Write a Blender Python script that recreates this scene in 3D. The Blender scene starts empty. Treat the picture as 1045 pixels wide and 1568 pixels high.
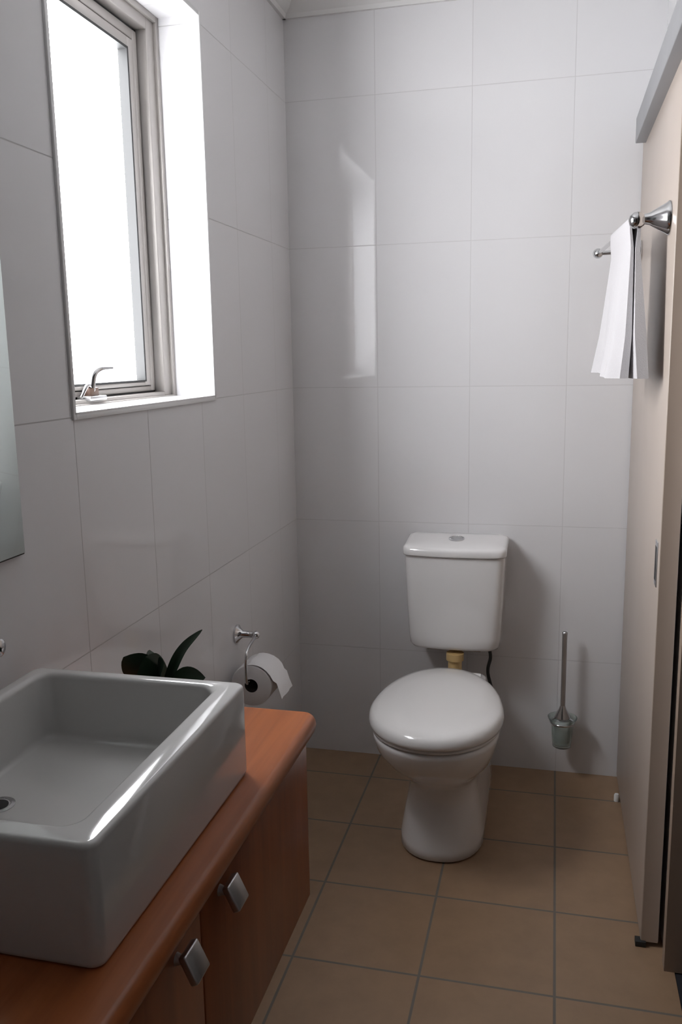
import bpy, bmesh, math, random
from mathutils import Vector, Matrix
random.seed(3)
scene=bpy.context.scene
scene.view_settings.view_transform='Standard'
PI=math.pi

# ------------------------------------------------------------------ helpers
def link(o):
    scene.collection.objects.link(o); return o
def empty(name,loc=(0,0,0)):
    e=bpy.data.objects.new(name,None); e.empty_display_size=.05; e.location=loc; link(e); return e
def shade(me,angle):
    bm=bmesh.new(); bm.from_mesh(me); a=math.radians(angle)
    for f in bm.faces: f.smooth=True
    for e in bm.edges:
        if len(e.link_faces)==2 and e.calc_face_angle(0)>a: e.smooth=False
    bm.to_mesh(me); bm.free()
def mesh_obj(name,verts,faces,mat,parent=None,smooth=True,angle=35):
    me=bpy.data.meshes.new(name); me.from_pydata([tuple(v) for v in verts],[],faces); me.update()
    bm=bmesh.new(); bm.from_mesh(me); bmesh.ops.recalc_face_normals(bm,faces=bm.faces)
    bm.to_mesh(me); bm.free()
    if smooth: shade(me,angle)
    o=bpy.data.objects.new(name,me); link(o)
    if mat: me.materials.append(mat)
    if parent: adopt(o,parent)
    return o
def adopt(o,parent):
    o.parent=parent; o.matrix_parent_inverse=Matrix.Translation(parent.location).inverted()
def box(name,a,b,mat,parent=None,bevel=0,seg=2):
    x0,y0,z0=[min(a[i],b[i]) for i in range(3)]; x1,y1,z1=[max(a[i],b[i]) for i in range(3)]
    v=[(x0,y0,z0),(x1,y0,z0),(x1,y1,z0),(x0,y1,z0),(x0,y0,z1),(x1,y0,z1),(x1,y1,z1),(x0,y1,z1)]
    f=[(0,3,2,1),(4,5,6,7),(0,1,5,4),(1,2,6,5),(2,3,7,6),(3,0,4,7)]
    o=mesh_obj(name,v,f,mat,parent,smooth=False)
    if bevel:
        bm=bmesh.new(); bm.from_mesh(o.data)
        bmesh.ops.bevel(bm,geom=bm.edges[:],offset=bevel,segments=seg,profile=.5,affect='EDGES')
        bm.to_mesh(o.data); bm.free(); shade(o.data,50)
    return o
def multibox(name,boxes,mat,parent=None):
    vs=[];fs=[]
    for a,b in boxes:
        x0,y0,z0=[min(a[i],b[i]) for i in range(3)]; x1,y1,z1=[max(a[i],b[i]) for i in range(3)]
        n=len(vs)
        vs+=[(x0,y0,z0),(x1,y0,z0),(x1,y1,z0),(x0,y1,z0),(x0,y0,z1),(x1,y0,z1),(x1,y1,z1),(x0,y1,z1)]
        fs+=[tuple(n+i for i in f) for f in [(0,3,2,1),(4,5,6,7),(0,1,5,4),(1,2,6,5),(2,3,7,6),(3,0,4,7)]]
    return mesh_obj(name,vs,fs,mat,parent,smooth=False)
def loft(name,rings,mat,parent=None,cap0=True,cap1=True,angle=60):
    n=len(rings[0]); v=[p for r in rings for p in r]; f=[]
    for i in range(len(rings)-1):
        for j in range(n):
            k=(j+1)%n; f.append((i*n+j,i*n+k,(i+1)*n+k,(i+1)*n+j))
    if cap0: f.append(tuple(range(n)))
    if cap1: f.append(tuple((len(rings)-1)*n+j for j in range(n)))
    return mesh_obj(name,v,f,mat,parent,angle=angle)
def lathe(name,prof,loc,mat,parent=None,axis=(0,0,1),seg=40,angle=50,cap=True):
    q=Vector((0,0,1)).rotation_difference(Vector(axis).normalized()); rings=[]
    for r,h in prof:
        rings.append([Vector(loc)+q@Vector((max(r,1e-4)*math.cos(2*PI*i/seg),max(r,1e-4)*math.sin(2*PI*i/seg),h)) for i in range(seg)])
    return loft(name,rings,mat,parent,cap,cap,angle=angle)
def catmull(pts,n=8):
    pts=[Vector(p) for p in pts]; P=[pts[0]*2-pts[1]]+pts+[pts[-1]*2-pts[-2]]; out=[]
    for i in range(1,len(P)-2):
        a,b,c,d=P[i-1:i+3]
        for k in range(n):
            t=k/n; out.append(.5*((2*b)+(c-a)*t+(2*a-5*b+4*c-d)*t*t+(-a+3*b-3*c+d)*t**3))
    out.append(pts[-1]); return out
def tube(name,pts,r,mat,parent=None,smooth=True,seg=14,n=8,radii=None):
    P=catmull(pts,n) if smooth and len(pts)>2 else [Vector(p) for p in pts]
    rings=[]; up=None
    for i,p in enumerate(P):
        t=(P[min(i+1,len(P)-1)]-P[max(i-1,0)]).normalized()
        if up is None: up=t.orthogonal().normalized()
        up=(up-t*up.dot(t)).normalized(); s=t.cross(up)
        rr=r if radii is None else radii[0]+(radii[1]-radii[0])*i/(len(P)-1)
        rings.append([p+rr*(up*math.cos(2*PI*k/seg)+s*math.sin(2*PI*k/seg)) for k in range(seg)])
    return loft(name,rings,mat,parent)
def rrect(x0,x1,y0,y1,r,z,n=8):
    pts=[]
    for cx,cy,a0 in ((x1-r,y1-r,0),(x0+r,y1-r,90),(x0+r,y0+r,180),(x1-r,y0+r,270)):
        for k in range(n+1):
            a=math.radians(a0+90*k/n); pts.append((cx+r*math.cos(a),cy+r*math.sin(a),z))
    return pts

# ------------------------------------------------------------------ materials
def mat(name,color,rough=.5,metal=0,coat=0,trans=0,ior=None):
    m=bpy.data.materials.new(name); m.use_nodes=True; nt=m.node_tree; b=nt.nodes['Principled BSDF']
    b.inputs['Base Color'].default_value=(*color,1); b.inputs['Roughness'].default_value=rough
    b.inputs['Metallic'].default_value=metal
    if coat: b.inputs['Coat Weight'].default_value=coat; b.inputs['Coat Roughness'].default_value=.04
    if trans: b.inputs['Transmission Weight'].default_value=trans
    if ior: b.inputs['IOR'].default_value=ior
    n=nt.nodes.new('ShaderNodeTexNoise'); n.inputs['Scale'].default_value=9; n.inputs['Detail'].default_value=4
    tc=nt.nodes.new('ShaderNodeTexCoord'); nt.links.new(tc.outputs['Object'],n.inputs['Vector'])
    mr=nt.nodes.new('ShaderNodeMapRange'); mr.inputs['To Min'].default_value=max(0.01,rough-.03); mr.inputs['To Max'].default_value=rough+.04
    nt.links.new(n.outputs['Fac'],mr.inputs['Value']); nt.links.new(mr.outputs['Result'],b.inputs['Roughness'])
    return m
def tile_mat(name,axes,offs,sizes,gw,tile,grout,rough,mottle=0.0,bump=.3,var=.02,mscale=6):
    m=bpy.data.materials.new(name); m.use_nodes=True; nt=m.node_tree; N=nt.nodes; L=nt.links
    b=N['Principled BSDF']; tc=N.new('ShaderNodeTexCoord'); sp=N.new('ShaderNodeSeparateXYZ'); L.new(tc.outputs['Object'],sp.inputs[0])
    def M(op,a,bv=None):
        n=N.new('ShaderNodeMath'); n.operation=op
        for i,v in enumerate((a,bv)):
            if v is None: continue
            if isinstance(v,(int,float)): n.inputs[i].default_value=v
            else: L.new(v,n.inputs[i])
        return n.outputs[0]
    ds=[];cells=[]
    for ax,of,s in zip(axes,offs,sizes):
        u=M('SUBTRACT',sp.outputs[ax],of); ds.append(M('PINGPONG',u,s/2)); cells.append(M('FLOOR',M('DIVIDE',u,s)))
    d=M('MINIMUM',ds[0],ds[1])
    mr=N.new('ShaderNodeMapRange'); mr.inputs['From Min'].default_value=gw*.35; mr.inputs['From Max'].default_value=gw*.65
    L.new(d,mr.inputs['Value']); mask=mr.outputs['Result']       # 1 on tile, 0 on grout
    cb=N.new('ShaderNodeCombineXYZ'); L.new(cells[0],cb.inputs[0]); L.new(cells[1],cb.inputs[1])
    wn=N.new('ShaderNodeTexWhiteNoise'); L.new(cb.outputs[0],wn.inputs['Vector'])
    no=N.new('ShaderNodeTexNoise'); no.inputs['Scale'].default_value=mscale; no.inputs['Detail'].default_value=8; no.inputs['Roughness'].default_value=.65
    L.new(tc.outputs['Object'],no.inputs['Vector'])
    k=M('ADD',M('MULTIPLY',M('SUBTRACT',wn.outputs['Value'],.5),var*2),M('MULTIPLY',M('SUBTRACT',no.outputs['Fac'],.5),mottle*2))
    k=M('ADD',k,1.0)
    vm=N.new('ShaderNodeVectorMath'); vm.operation='SCALE'; vm.inputs[0].default_value=tile; L.new(k,vm.inputs[3])
    mx=N.new('ShaderNodeMix'); mx.data_type='RGBA'; L.new(mask,mx.inputs[0])
    mx.inputs[6].default_value=(*grout,1); L.new(vm.outputs[0],mx.inputs[7]); L.new(mx.outputs[2],b.inputs['Base Color'])
    r2=N.new('ShaderNodeMapRange'); r2.inputs['To Min'].default_value=.8; r2.inputs['To Max'].default_value=rough; L.new(mask,r2.inputs['Value']); L.new(r2.outputs['Result'],b.inputs['Roughness'])
    bp=N.new('ShaderNodeBump'); bp.inputs['Strength'].default_value=bump; bp.inputs['Distance'].default_value=.001
    L.new(mask,bp.inputs['Height']); L.new(bp.outputs[0],b.inputs['Normal'])
    return m
def wood_mat(name,axis,c0,c1):
    m=bpy.data.materials.new(name); m.use_nodes=True; nt=m.node_tree; N=nt.nodes; L=nt.links; b=N['Principled BSDF']
    tc=N.new('ShaderNodeTexCoord'); mp=N.new('ShaderNodeMapping'); L.new(tc.outputs['Object'],mp.inputs[0])
    s=[45,45,45]; s[axis]=2.2; mp.inputs['Scale'].default_value=s
    n=N.new('ShaderNodeTexNoise'); n.inputs['Scale'].default_value=1; n.inputs['Detail'].default_value=6; n.inputs['Distortion'].default_value=.6; L.new(mp.outputs[0],n.inputs['Vector'])
    cr=N.new('ShaderNodeValToRGB'); cr.color_ramp.elements[0].position=.3; cr.color_ramp.elements[0].color=(*c0,1)
    cr.color_ramp.elements[1].position=.7; cr.color_ramp.elements[1].color=(*c1,1); L.new(n.outputs['Fac'],cr.inputs[0]); L.new(cr.outputs[0],b.inputs['Base Color'])
    b.inputs['Roughness'].default_value=.33
    return m
Z0,H,X1=.3932,.4488,.291
WT=(.75,.74,.75)
m_back=tile_mat('wall_tile_back',(0,2),(X1,Z0),(.3,H),.0022,WT,(.61,.595,.60),.02,var=.008)
m_side=tile_mat('wall_tile_side',(1,2),(-.782,Z0),(.3,H),.0024,WT,(.50,.49,.49),.02,var=.008)
m_floor=tile_mat('floor_tile',(0,1),(.8897,-.7704),(.3007,.3007),.006,(.31,.20,.122),(.16,.14,.12),.42,mottle=.22,bump=.4,var=.04,mscale=14)
m_paint=mat('painted_plaster',(.75,.74,.73),.7)
m_hall=mat('bounce_absorbing_paint',(.16,.145,.135),.7)  # dark colour put on unseen walls to soak up bounce light
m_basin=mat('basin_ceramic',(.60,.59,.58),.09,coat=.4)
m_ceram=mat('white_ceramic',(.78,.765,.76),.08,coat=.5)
m_seat=mat('white_seat_plastic',(.80,.785,.775),.13,coat=.4)
m_chrome=mat('chrome',(.62,.62,.63),.12,metal=1)
m_satin=mat('satin_metal',(.60,.60,.61),.38,metal=1)
m_alu=mat('window_aluminium',(.40,.375,.355),.45,metal=.3)
m_dark=mat('dark_rubber',(.02,.02,.02),.6)
m_grey=mat('grey_pelmet_metal',(.30,.30,.31),.45,metal=.3)
m_door=mat('beige_laminate',(.45,.38,.33),.35)
m_edge=mat('door_edge_brown',(.46,.37,.30),.5)
m_jamb=mat('door_jamb_brown',(.32,.24,.185),.5)
m_trim=mat('white_tile_trim',(.85,.85,.85),.2)
m_mirror=mat('mirror_glass',(.86,.95,.92),.02,metal=1)
m_wood=wood_mat('cherry_laminate_counter',1,(.31,.085,.023),(.44,.135,.042)); m_woodv=wood_mat('cherry_laminate_door_shaded',2,(.23,.055,.013),(.33,.086,.022))  # door wood is a darker copy, weaker light on the front put into its colour
m_brass=mat('yellowed_plastic',(.55,.38,.17),.5)
m_leaf=mat('leaf_green',(.007,.024,.010),.5)
m_pot=mat('pot_ceramic',(.2,.2,.19),.3)
m_paper=mat('toilet_paper',(.84,.83,.84),.95)
m_card=mat('cardboard',(.05,.04,.035),.9)
m_latch=mat('latch_brown',(.12,.07,.05),.5)
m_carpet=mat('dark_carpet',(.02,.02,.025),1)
m_glass=mat('frosted_glass_cup',(.75,.83,.80),.12,trans=.85,ior=1.45)
def towel_mat():
    m=mat('towel_cotton',(.56,.54,.55),.95); nt=m.node_tree; b=nt.nodes['Principled BSDF']
    n=nt.nodes.new('ShaderNodeTexNoise'); n.inputs['Scale'].default_value=450; bp=nt.nodes.new('ShaderNodeBump'); bp.inputs['Strength'].default_value=.5; bp.inputs['Distance'].default_value=.002
    tc=nt.nodes.new('ShaderNodeTexCoord'); nt.links.new(tc.outputs['Object'],n.inputs['Vector'])
    nt.links.new(n.outputs['Fac'],bp.inputs['Height']); nt.links.new(bp.outputs[0],b.inputs['Normal']); return m
m_towel=towel_mat()
def emis(name,col,s):
    m=bpy.data.materials.new(name); m.use_nodes=True; nt=m.node_tree; b=nt.nodes['Principled BSDF']
    b.inputs['Base Color'].default_value=(.8,.8,.8,1)
    b.inputs['Emission Color'].default_value=(*col,1); b.inputs['Emission Strength'].default_value=s; return m
m_pane=emis('frosted_window_daylight',(.955,.972,1.0),19.5)

# ------------------------------------------------------------------ room shell
XR=1.14; YF=-3.5; ZC=2.485; T=.2; DN=-2.5  # doorway stretched out of view so bounce light escapes into the hall
wy0,wy1,wz0,wz1=-1.384,-.70,1.296,2.207
multibox('wall_left',[((-T,YF,0),(0,wy0,ZC)),((-T,wy1,0),(0,0,ZC)),((-T,wy0,0),(0,wy1,wz0)),((-T,wy0,wz1),(0,wy1,ZC))],m_side)
box('wall_back',(-T,0,0),(2.3,.12,ZC),m_back)
multibox('wall_right',[((XR,-.90,0),(XR+.12,0,ZC)),((XR,DN,2.02),(XR+.12,-.90,ZC)),((XR,YF,0),(XR+.12,DN,ZC))],m_side)
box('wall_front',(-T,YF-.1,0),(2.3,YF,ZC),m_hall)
box('floor',(-T,YF,-.1),(XR+.015,.0,0),m_floor)
box('ceiling',(-T,YF,ZC),(2.3,.12,ZC+.1),m_paint)
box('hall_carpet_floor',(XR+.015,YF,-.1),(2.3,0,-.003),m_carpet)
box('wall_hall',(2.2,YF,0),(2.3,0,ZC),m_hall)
def cornice(name,p,q,inward):
    p=Vector(p);q=Vector(q);i=Vector(inward); prof=[(0,2.430),(.010,2.430),(.014,2.442),(.028,2.452),(.040,2.468),(.046,2.478),(.055,2.48),(.055,ZC),(0,ZC)]
    r0=[p+i*a+Vector((0,0,z)) for a,z in prof]; r1=[q+i*a+Vector((0,0,z)) for a,z in prof]
    return loft(name,[r0,r1],m_paint,angle=25)
cornice('trim_1',(0,0,0),(XR,0,0),(0,-1,0)); cornice('trim_2',(0,YF,0),(0,0,0),(1,0,0))
cornice('trim_3',(XR,YF,0),(XR,0,0),(-1,0,0))
# ------------------------------------------------------------------ window
win=empty('window_1',(-.1,(wy0+wy1)/2,1.75))
def frame(name,x0,x1,y0,y1,z0,z1,wy,wb,wt,m,bev=.002,wl=None):
    wl=wy if wl is None else wl
    box(name+'_right',(x0,y1-wy,z0),(x1,y1,z1),m,win,bev); box(name+'_left',(x0,y0,z0),(x1,y0+wl,z1),m,win,bev)
    box(name+'_top',(x0,y0+wl,z1-wt),(x1,y1-wy,z1),m,win,bev); box(name+'_bottom',(x0,y0+wl,z0),(x1,y1-wy,z0+wb),m,win,bev)
def inset(yl,y,b,t): return wy0+yl,wy1-y,wz0+b,wz1-t
# unseen near jamb slimmed so the pane brightens the reveal; far stile stays wide
frame('outer_frame',-.19,-.112,wy0,wy1,wz0,wz1,.052,.016,.040,m_alu,wl=.018)
frame('outer_lip',-.118,-.104,wy0,wy1,wz0,wz1,.014,.007,.014,m_alu,.001)
frame('frame_gap_shade',-.165,-.140,*inset(.018,.052,.016,.040),.010,.004,.008,m_dark,0,wl=.003)  # dark strip stands in for shade in the gap between frame and sash
frame('sash',-.17,-.134,*inset(.021,.062,.020,.048),.022,.012,.022,m_alu,wl=.012)
frame('sash_groove',-.165,-.139,*inset(.033,.084,.032,.070),.005,.002,.004,m_dark,0,wl=.002)
frame('sash_inner',-.17,-.131,*inset(.035,.089,.034,.074),.030,.010,.024,m_alu,wl=.010)
frame('sash_bead',-.16,-.128,*inset(.045,.119,.044,.098),.007,.004,.006,m_dark,0,wl=.003)
box('frosted_pane',(-.158,wy0+.04,wz0+.03),(-.152,wy1-.10,wz1-.08),m_pane,win)
frame('reveal_trim',-.012,.005,wy0-.004,wy1+.004,wz0-.010,wz1+.004,.010,.0105,.010,m_trim,.001)
box('sill_board',(-.112,wy0,wz0-.001),(.005,wy1,wz0+.004),m_trim,win,.001)
box('latch_base',(-.135,-1.14,wz0+.012),(-.10,-1.07,wz0+.022),m_satin,win,.003)
box('latch_block',(-.128,-1.125,wz0+.018),(-.108,-1.09,wz0+.04),m_latch,win,.003)
tube('latch_lever',[(-.118,-1.11,wz0+.03),(-.112,-1.105,wz0+.065),(-.105,-1.085,wz0+.078),(-.098,-1.045,wz0+.080)],.006,m_chrome,win,radii=(.010,.004))
tube('latch_arm',[(-.118,-1.15,wz0+.02),(-.112,-1.13,wz0+.045),(-.118,-1.10,wz0+.03)],.004,m_chrome,win)
# ------------------------------------------------------------------ mirror
mir=empty('wall_mirror',(0.005,-2,1.5))
box('mirror_backing',(.0005,-2.60,1.079),(.006,-1.573,2.001),m_dark,mir)
box('mirror_pane',(.004,-2.598,1.082),(.010,-1.576,1.998),m_mirror,mir,.001)
# ------------------------------------------------------------------ vanity
van=empty('bathroom_vanity',(.2,-1.9,.5))
CZ=.752; cx1=.450; cy1=-1.362; cy0=-2.36
def ctr(z,ins):
    pts=[(.001,cy0+ins,z)]
    R=.028
    for (ax,ay,a0) in ((cx1-R,cy0+R,270),(cx1-R,cy1-R,0)):
        for k in range(7):
            a=math.radians(a0+90*k/6); pts.append((ax+(R-ins)*math.cos(a),ay+(R-ins)*math.sin(a),z))
    pts.append((.001,cy1-ins,z)); return pts
rings=[]
for k in range(9):
    a=-PI/2+PI*k/8; rings.append(ctr(CZ-.018+.018*math.sin(a),.013*(1-math.cos(a))))
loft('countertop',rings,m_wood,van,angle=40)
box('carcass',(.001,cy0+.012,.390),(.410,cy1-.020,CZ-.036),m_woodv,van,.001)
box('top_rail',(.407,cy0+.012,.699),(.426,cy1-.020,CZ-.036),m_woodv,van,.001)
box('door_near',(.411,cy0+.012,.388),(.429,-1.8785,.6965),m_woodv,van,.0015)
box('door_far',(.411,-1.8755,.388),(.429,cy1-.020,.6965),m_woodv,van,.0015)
for i,y in enumerate((-1.812,-1.952)):
    lathe(f'knob_stem_{i+1}',[(.008,0),(.006,.006),(.006,.016),(.009,.02)],(.429,y,.680),m_satin,van,axis=(1,0,0))
    o=box(f'knob_plate_{i+1}',(-.006,-.019,-.019),(.005,.019,.019),m_satin,None,.0025)
    o.location=(.453,y,.680); o.rotation_euler=(0,math.radians(-25),0); adopt(o,van)
# ------------------------------------------------------------------ basin
bas=empty('rectangular_basin',(.2,-1.85,CZ))
bx0,bx1,by0,by1,bz=.036,.403,-2.076,-1.610,.900
rg=[]
rg.append(rrect(bx0+.004,bx1-.004,by0+.004,by1-.004,.014,CZ+.0005))
rg.append(rrect(bx0+.001,bx1-.001,by0+.001,by1-.001,.015,CZ+.003))
rg.append(rrect(bx0,bx1,by0,by1,.016,CZ+.008))
rg.append(rrect(bx0,bx1,by0,by1,.016,bz-.008))
for k in range(1,6):
    a=PI/2*k/5; i=.007*(1-math.cos(a)); rg.append(rrect(bx0+i,bx1-i,by0+i,by1-i,.016-i*.5,bz-.008+.007*math.sin(a)))
ix0,ix1,iy0,iy1=.060,.364,by0+.032,by1-.022
def inner(d,z,r,ex=0): return rrect(ix0+d,ix1-d-ex,iy0+d,iy1-d,r,z)
rg.append(inner(-.006,bz-.0012,.026))
for k in range(1,6):
    a=PI/2*k/5; rg.append(inner(-.006+.008*math.sin(a),bz-.0012-.009*(1-math.cos(a)),.026))
rg.append(inner(.004,bz-.04,.024)); rg.append(inner(.008,bz-.097,.022))
for k in range(1,6):
    a=PI/2*k/5; rg.append(inner(.008+.011*(1-math.cos(a)),bz-.097-.011*math.sin(a),.020))
rg.append(inner(.08,bz-.110,.02)); rg.append(inner(.14,bz-.112,.010))
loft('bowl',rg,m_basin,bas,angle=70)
lathe('waste',[(.023,0),(.023,.003),(.018,.004),(.015,.001)],(.122,-1.85,bz-.112),m_chrome,bas)
lathe('waste_hole',[(.014,0),(.014,.002)],(.122,-1.85,bz-.1105),m_dark,bas)
tap=empty('wall_mounted_tap',(0,-1.8,.95))
for i,y in enumerate((-1.685,-2.02)):
    lathe(f'handle_{i+1}',[(.018,0),(.018,.004),(.012,.007),(.012,.016),(.014,.018),(.014,.026),(.011,.028)],(.0005,y,.955),m_chrome,tap,axis=(1,0,0))
lathe('spout_flange',[(.024,0),(.024,.006),(.014,.010)],(.0005,-1.88,.985),m_chrome,tap,axis=(1,0,0))
tube('spout',[(.002,-1.88,.985),(.05,-1.88,.988),(.10,-1.88,.985),(.115,-1.88,.968)],.011,m_chrome,tap)
# ------------------------------------------------------------------ plant
pl=empty('potted_plant',(.19,-1.50,CZ))
lathe('pot',[(.030,0.0005),(.038,.045),(.040,.050),(.037,.050),(.035,.040)],(.20,-1.50,CZ),m_pot,pl)
lathe('soil',[(.035,.038),(.03,.042)],(.20,-1.50,CZ),m_card,pl)
def leaf(name,pts,w,roll=0,cup=.25):
    P=catmull(pts,8); v=[];f=[]
    n=len(P)
    for i,p in enumerate(P):
        t=i/(n-1); ww=w*max(0,math.sin(PI*min(1,.12+.88*t)))**.7+.0006
        d=(P[min(i+1,n-1)]-P[max(i-1,0)]).normalized(); s=d.cross(Vector((0,0,1)))
        s=s.normalized() if s.length>1e-4 else Vector((1,0,0))
        s=Matrix.Rotation(roll,3,d)@s; nn=s.cross(d)
        for k in (-1,-.5,0,.5,1): v.append(p+s*ww*k+nn*(abs(k)*ww*cup))
    for i in range(n-1):
        for k in range(4): a=i*5+k; f.append((a,a+1,a+6,a+5))
    return mesh_obj(name,v,f,m_leaf,pl,angle=80)
B=(.20,-1.50,CZ+.040)
leaf('leaf_1',[B,(.225,-1.50,.860),(.250,-1.50,.905),(.288,-1.505,.943)],.011,1.1)
leaf('leaf_2',[B,(.168,-1.50,.855),(.146,-1.52,.890)],.032,1.2)
leaf('leaf_3',[B,(.195,-1.51,.860),(.190,-1.525,.895)],.034,1.5)
leaf('leaf_4',[B,(.215,-1.52,.860),(.232,-1.54,.891)],.030,1.3)
leaf('leaf_5',[B,(.255,-1.515,.855),(.298,-1.525,.866)],.020,1.2)
leaf('leaf_6',[B,(.17,-1.46,.85),(.155,-1.44,.876)],.026,.8)
# ------------------------------------------------------------------ toilet
tx=.562
toi=empty('toilet',(tx,-.4,0))
def outline(hw,yw,yf,hb,yb,z,ex=2.3,rb=.03,n=20,m=8,dx=0):
    pts=[]; X=tx+dx
    for k in range(n+1):
        a=PI*k/n; c,s=math.cos(a),math.sin(a)
        pts.append((X+hw*math.copysign(abs(c)**(2/ex),c), yw-(yw-yf)*abs(s)**(2/ex), z))
    L=yb-rb-yw
    for k in range(1,m+1):
        t=k/m; w=hw+(hb-hw)*(3*t*t-2*t**3); pts.append((X-w,yw+L*t,z))
    for k in range(1,5):
        a=PI/2*k/4; pts.append((X-hb+rb*(1-math.cos(a)),yb-rb+rb*math.sin(a),z))
    for k in range(0,4):
        a=PI/2*(1-k/4); pts.append((X+hb-rb*(1-math.cos(a)),yb-rb+rb*math.sin(a),z))
    for k in range(m,0,-1):
        t=k/m; w=hw+(hb-hw)*(3*t*t-2*t**3); pts.append((X+w,yw+L*t,z))
    return pts
pan=[outline(.116,-.46,-.612,.118,-.06,0.0005,dx=.006),outline(.122,-.46,-.624,.118,-.06,.006,dx=.006),outline(.120,-.46,-.618,.116,-.06,.03,dx=.006),
 outline(.110,-.45,-.590,.108,-.06,.09,dx=.006),outline(.101,-.44,-.570,.10,-.06,.14,dx=.005),outline(.098,-.44,-.566,.096,-.06,.18,dx=.003),
 outline(.102,-.45,-.588,.096,-.07,.207),outline(.122,-.48,-.632,.10,-.09,.24),outline(.148,-.51,-.690,.105,-.11,.283),
 outline(.167,-.52,-.727,.11,-.12,.325,dx=-.004),outline(.176,-.52,-.741,.11,-.125,.36,dx=-.005),outline(.176,-.52,-.741,.11,-.125,.374,dx=-.005),outline(.165,-.52,-.731,.105,-.13,.378,dx=-.005)]
loft('pan',pan,m_ceram,toi,angle=80)
def egg(s,z,g=0):
    pts=[]; cy=-.525
    for k in range(72):
        a=2*PI*k/72; c,sn=math.cos(a),math.sin(a)
        if sn>=0: x=.187*math.copysign(abs(c)**(2/2.1),c)*(1-.10*sn); y=.318*abs(sn)**(2/2.25)
        else: x=.187*math.copysign(abs(c)**(2/2.15),c); y=-.227*abs(sn)**(2/2.1)
        pts.append((tx-.006+x*s,cy+y*s,z))
    return pts
loft('seat_ring',[egg(.95,.379),egg(.972,.382),egg(.972,.388),egg(.95,.390)],m_seat,toi,angle=80)
loft('seat_lid',[egg(.965,.3915),egg(.99,.3925),egg(1.0,.398),egg(1.0,.404),egg(.992,.412),egg(.972,.4195),egg(.935,.4255),egg(.85,.431),egg(.65,.4355),egg(.35,.438),egg(.05,.4385)],m_seat,toi,angle=80)
for s in (-1,1):
    lathe(f'hinge_{(s+3)//2}',[(.012,-.022),(.013,-.018),(.013,.018),(.012,.022)],(tx+s*.07,-.205,.392),m_seat,toi,axis=(1,0,0))
def tk(hw,yf,yb,r,z,bulge=.014,slope=0):
    p=rrect(tx-hw,tx+hw,yf,yb,r,z,8); out=[]
    n=len(p)
    for i in range(n):
        a=Vector(p[i]); b=Vector(p[(i+1)%n]); out.append(a)
        if i%9==8:
            for k in range(1,10): out.append(a.lerp(b,k/10))
    res=[]
    for q in out:
        f=max(0,min(1,(yb-r-q.y)/(yb-yf-2*r)))
        yy=q.y-bulge*f*(1-((q.x-tx)/hw)**2)
        res.append((q.x,yy,z+slope*(yy+.19)))
    return res
T0=-.012
rt=[tk(.120,-.145,T0,.03,.462),tk(.138,-.155,T0,.035,.464),tk(.144,-.160,T0,.035,.474),tk(.147,-.162,T0,.033,.50),
    tk(.153,-.166,T0,.030,.62),tk(.158,-.170,T0,.028,.75),tk(.158,-.170,T0,.028,.768)]
loft('cistern',rt,m_ceram,toi,angle=70)
S=.10
rt=[tk(.156,-.169,T0,.028,.7695),tk(.1625,-.177,T0+.004,.028,.7705),tk(.1635,-.178,T0+.004,.028,.774,slope=S*.3),tk(.1635,-.178,T0+.004,.028,.786,slope=S*.8),tk(.1615,-.176,T0+.003,.027,.792,slope=S),
    tk(.156,-.171,T0,.026,.7955,slope=S),tk(.146,-.162,T0-.006,.024,.798,slope=S),tk(.08,-.12,T0-.03,.02,.799,slope=S)]
loft('cistern_lid',rt,m_ceram,toi,angle=70)
n_=(0,-S,1)
lathe('flush_ring',[(.025,-.004),(.025,.004),(.021,.0055),(.019,.003)],(tx,-.086,.8085),m_chrome,toi,axis=n_)
lathe('flush_button',[(.018,0),(.018,.005),(.015,.006)],(tx,-.086,.8085),m_satin,toi,axis=n_)
box('cistern_base',(tx-.09,-.13,.448),(tx+.085,-.03,.464),m_jamb,toi,.004)
lathe('flush_pipe',[(.022,0),(.022,.05),(.028,.052),(.028,.075)],(tx+.005,-.155,.376),m_brass,toi)
tube('water_hose',[(tx+.11,-.12,.464),(tx+.115,-.12,.43),(tx+.105,-.08,.36),(tx+.13,-.05,.25),(tx+.14,-.02,.17),(tx+.14,-.004,.16)],.0055,m_dark,toi)
# ------------------------------------------------------------------ toilet brush
tb=empty('toilet_brush',(.908,-.08,.2)); hx,hy=.908,-.062
lathe('wall_flange',[(.020,0),(.020,.006),(.008,.010),(.007,.02)],(hx,-.0005,.205),m_chrome,tb,axis=(0,-1,0))
ring=[(hx+.037*math.cos(2*PI*k/32),hy+.037*math.sin(2*PI*k/32),.205) for k in range(33)]
tube('ring',ring,.004,m_chrome,tb,smooth=False)
lathe('cup',[(.026,.12),(.030,.123),(.034,.17),(.035,.200),(.046,.218),(.047,.222),(.044,.223),(.031,.20),(.030,.17),(.026,.13)],(hx,hy,0),m_glass,tb,cap=True)
lathe('brush_head',[(.01,.135),(.022,.14),(.024,.20),(.012,.215)],(hx,hy,0),m_paper,tb)
lathe('brush_cap',[(.026,.222),(.024,.228),(.012,.250),(.008,.262)],(hx,hy,0),m_chrome,tb)
lathe('handle',[(.0078,.25),(.0078,.50),(.0085,.503),(.0085,.509),(.006,.512)],(hx,hy,0),m_satin,tb)
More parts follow.
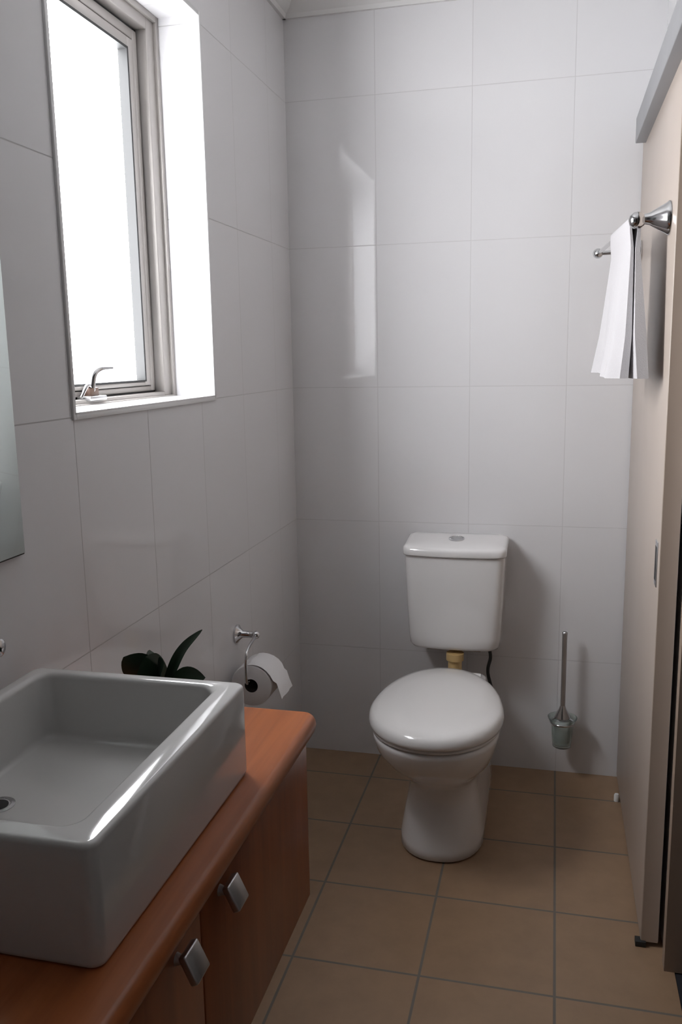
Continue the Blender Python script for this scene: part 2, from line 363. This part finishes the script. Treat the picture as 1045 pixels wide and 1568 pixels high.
# ------------------------------------------------------------------ toilet roll holder
tr=empty('toilet_roll_holder',(0,-.61,.6))
lathe('flange',[(.026,0),(.026,.005),(.018,.010),(.010,.020),(.009,.05)],(.0005,-.612,.628),m_chrome,tr,axis=(1,0,0))
lathe('ball',[(.002,-.012),(.009,-.008),(.012,0),(.009,.008),(.002,.012)],(.058,-.612,.628),m_chrome,tr,axis=(1,0,0))
tube('rod',[(.058,-.612,.628),(.062,-.640,.626),(.066,-.70,.618),(.068,-.722,.60),(.068,-.727,.56),(.068,-.722,.530),(.069,-.70,.524),(.070,-.65,.524),(.070,-.585,.524)],.0042,m_chrome,tr)
tp=empty('toilet_paper_roll',(.07,-.65,.515)); rc=Vector((.072,-.70,.5125)); R=.058
lathe('roll',[(.019,0),(R-.002,0),(R,.002),(R,.100),(R-.002,.102),(.019,.102)],rc,m_paper,tp,axis=(0,1,0),cap=False)
lathe('core',[(.0195,0.001),(.0195,.101),(.0175,.101),(.0175,.001)],rc,m_card,tp,axis=(0,1,0),cap=False)
v=[];f=[]
sh=[]
for k in range(7):
    a=math.radians(100-14*k); sh.append((rc.x+(R+.001+.0012*k)*math.cos(a),rc.z+(R+.001+.0012*k)*math.sin(a)))
sh+=[(rc.x+.072,rc.z+.012),(rc.x+.079,rc.z-.012),(rc.x+.086,rc.z-.032)]
for i,(x,z) in enumerate(sh):
    for k in range(6): v.append((x+.0015*math.sin(k*2+i),rc.y+.001+.1*k/5,z))
for i in range(len(sh)-1):
    for k in range(5): a=i*6+k; f.append((a,a+1,a+7,a+6))
o=mesh_obj('loose_sheet',v,f,m_paper,tp,angle=80)
# ------------------------------------------------------------------ sliding door
do=empty('door_1',(1.11,-.43,1))
DX=1.088
box('leaf',(DX,-.854,.012),(1.128,-.006,2.03),m_door,do,.002)
box('leaf_edge',(DX+.0015,-.8555,.012),(1.1265,-.8535,2.03),m_edge,do,0)
box('pull_plate',(DX-.002,-.825,.872),(DX+.003,-.785,.975),m_satin,do,.001)
box('pull_recess',(DX-.0025,-.817,.885),(DX,-.793,.962),m_dark,do,0)
box('floor_guide',(DX-.012,-.862,.0005),(DX+.012,-.84,.014),m_dark,do,.001)
lathe('door_stop',[(.008,0.0005),(.008,.02),(.006,.024)],(1.078,-.165,0),m_trim,do)
box('trim_4',(1.060,DN,1.972),(1.1395,-.085,2.040),m_grey,None,.002)
multibox('trim_5',[((XR-.008,-.935,0),(XR+.13,-.90,2.02)),((XR-.008,DN,0),(XR+.13,DN+.035,2.02))],m_jamb)
# ------------------------------------------------------------------ towel rail and towel
rl=empty('towel_rail',(1.05,-.5,1.67))
nb=Vector((1.020,-.752,1.672)); fb=Vector((.968,-.10,1.674))
lathe('flange',[(.036,0),(.036,.004),(.031,.010),(.020,.030),(.013,.042),(.010,.055)],(DX-.0005,-.752,1.674),m_chrome,rl,axis=(-1,0,0))
lathe('near_ball',[(.002,-.018),(.011,-.015),(.017,-.007),(.018,0),(.017,.007),(.011,.015),(.002,.018)],nb,m_chrome,rl,axis=(1,0,0))
tube('bar',[nb,fb],.0050,m_chrome,rl,smooth=False)
lathe('end_ball',[(.002,-.013),(.009,-.011),(.013,-.005),(.0145,0),(.013,.005),(.009,.011),(.002,.013)],fb,m_chrome,rl,axis=(0,1,0))
tube('far_post',[fb,Vector((DX,-.10,1.676))],.006,m_chrome,rl,smooth=False)
lathe('far_flange',[(.030,0),(.030,.004),(.020,.012),(.010,.03)],(DX-.0005,-.10,1.676),m_chrome,rl,axis=(-1,0,0))
d=(fb-nb); rings=[]; NU=44; NV=24
for i in range(NU+1):
    u=i/NU; c=nb+d*(.038+.455*u); ring=[]
    e=max(.72,(1-abs(2*u-1)**10)**.5)
    L=.336+.004*math.sin(5*u+1)
    wl=lambda s:(math.sin(u*12+1.2)*.009+math.sin(u*27+.5)*.005)*s
    gap=lambda s:max(.0015,.0066-.04*max(0,s-.03)) if s<.72 else .0015+(s-.72)*.02  # layers close up below the bar, part at the hem
    def P(x,s,k): ring.append((c.x+x,c.y-k*s*(1-u)+.012*s*u,c.z-L*s))
    for j in range(NV+1):
        s=1-j/NV; P(-gap(s)-(.0060+.026*s**1.1)*e+wl(s)-.001*s,s,.012)
    for a in (150,120,90,60,30):
        a=math.radians(a); ring.append((c.x+.0125*math.cos(a),c.y,c.z+.0068+.0065*e*math.sin(a)))
    for j in range(NV+1):
        s=j/NV; P(gap(s)+(.0070+.026*min(1,s*1.4))*e+wl(s)*.5+math.sin(u*16+2)*.003*s,s,.045)
    for j in range(NV+1):
        s=1-j/NV; P(gap(s)+wl(s)*.5+.002*s,s,.045)
    for a in (45,90,135):
        a=math.radians(a); ring.append((c.x+.0066*math.cos(a),c.y,c.z+.0066*math.sin(a)))
    for j in range(NV+1):
        s=j/NV; P(-gap(s)+wl(s)*.5,s,.012)
    rings.append(ring)
loft('hand_towel',rings,m_towel,None,angle=80)

# ------------------------------------------------------------------ lights
def area(name,loc,rot,size,energy,col):
    l=bpy.data.lights.new(name,'AREA'); l.energy=energy; l.color=col; l.shape='RECTANGLE'; l.size,l.size_y=size
    o=bpy.data.objects.new(name,l); o.location=loc; o.rotation_euler=rot; link(o); return o
area('added_hall_fill',(1.75,-1.2,2.45),(0,0,0),(.4,.4),.4,(1,.93,.85))  # unseen lamp added for faint fill through the doorway
w=bpy.data.worlds.new('world'); scene.world=w; w.use_nodes=True
bg=w.node_tree.nodes.get('Background') or w.node_tree.nodes.new('ShaderNodeBackground')
bg.inputs[0].default_value=(.8,.88,1,1); bg.inputs[1].default_value=.3
# ------------------------------------------------------------------ camera
yaw,pitch,roll,fpx=.24337,-.17886,-.01747,1320.486
fw=Vector((-math.sin(yaw)*math.cos(pitch),math.cos(yaw)*math.cos(pitch),math.sin(pitch)))
r=fw.cross(Vector((0,0,1))).normalized(); u=r.cross(fw)
r2=r*math.cos(roll)+u*math.sin(roll); u2=-r*math.sin(roll)+u*math.cos(roll)
M=Matrix(((r2.x,u2.x,-fw.x,.85553),(r2.y,u2.y,-fw.y,-2.80438),(r2.z,u2.z,-fw.z,1.39343),(0,0,0,1)))
c=bpy.data.cameras.new('camera'); c.sensor_fit='VERTICAL'; c.sensor_height=36; c.lens=fpx/1568*36; c.clip_start=.02
co=bpy.data.objects.new('camera',c); link(co); co.matrix_world=M; scene.camera=co
print('script done')
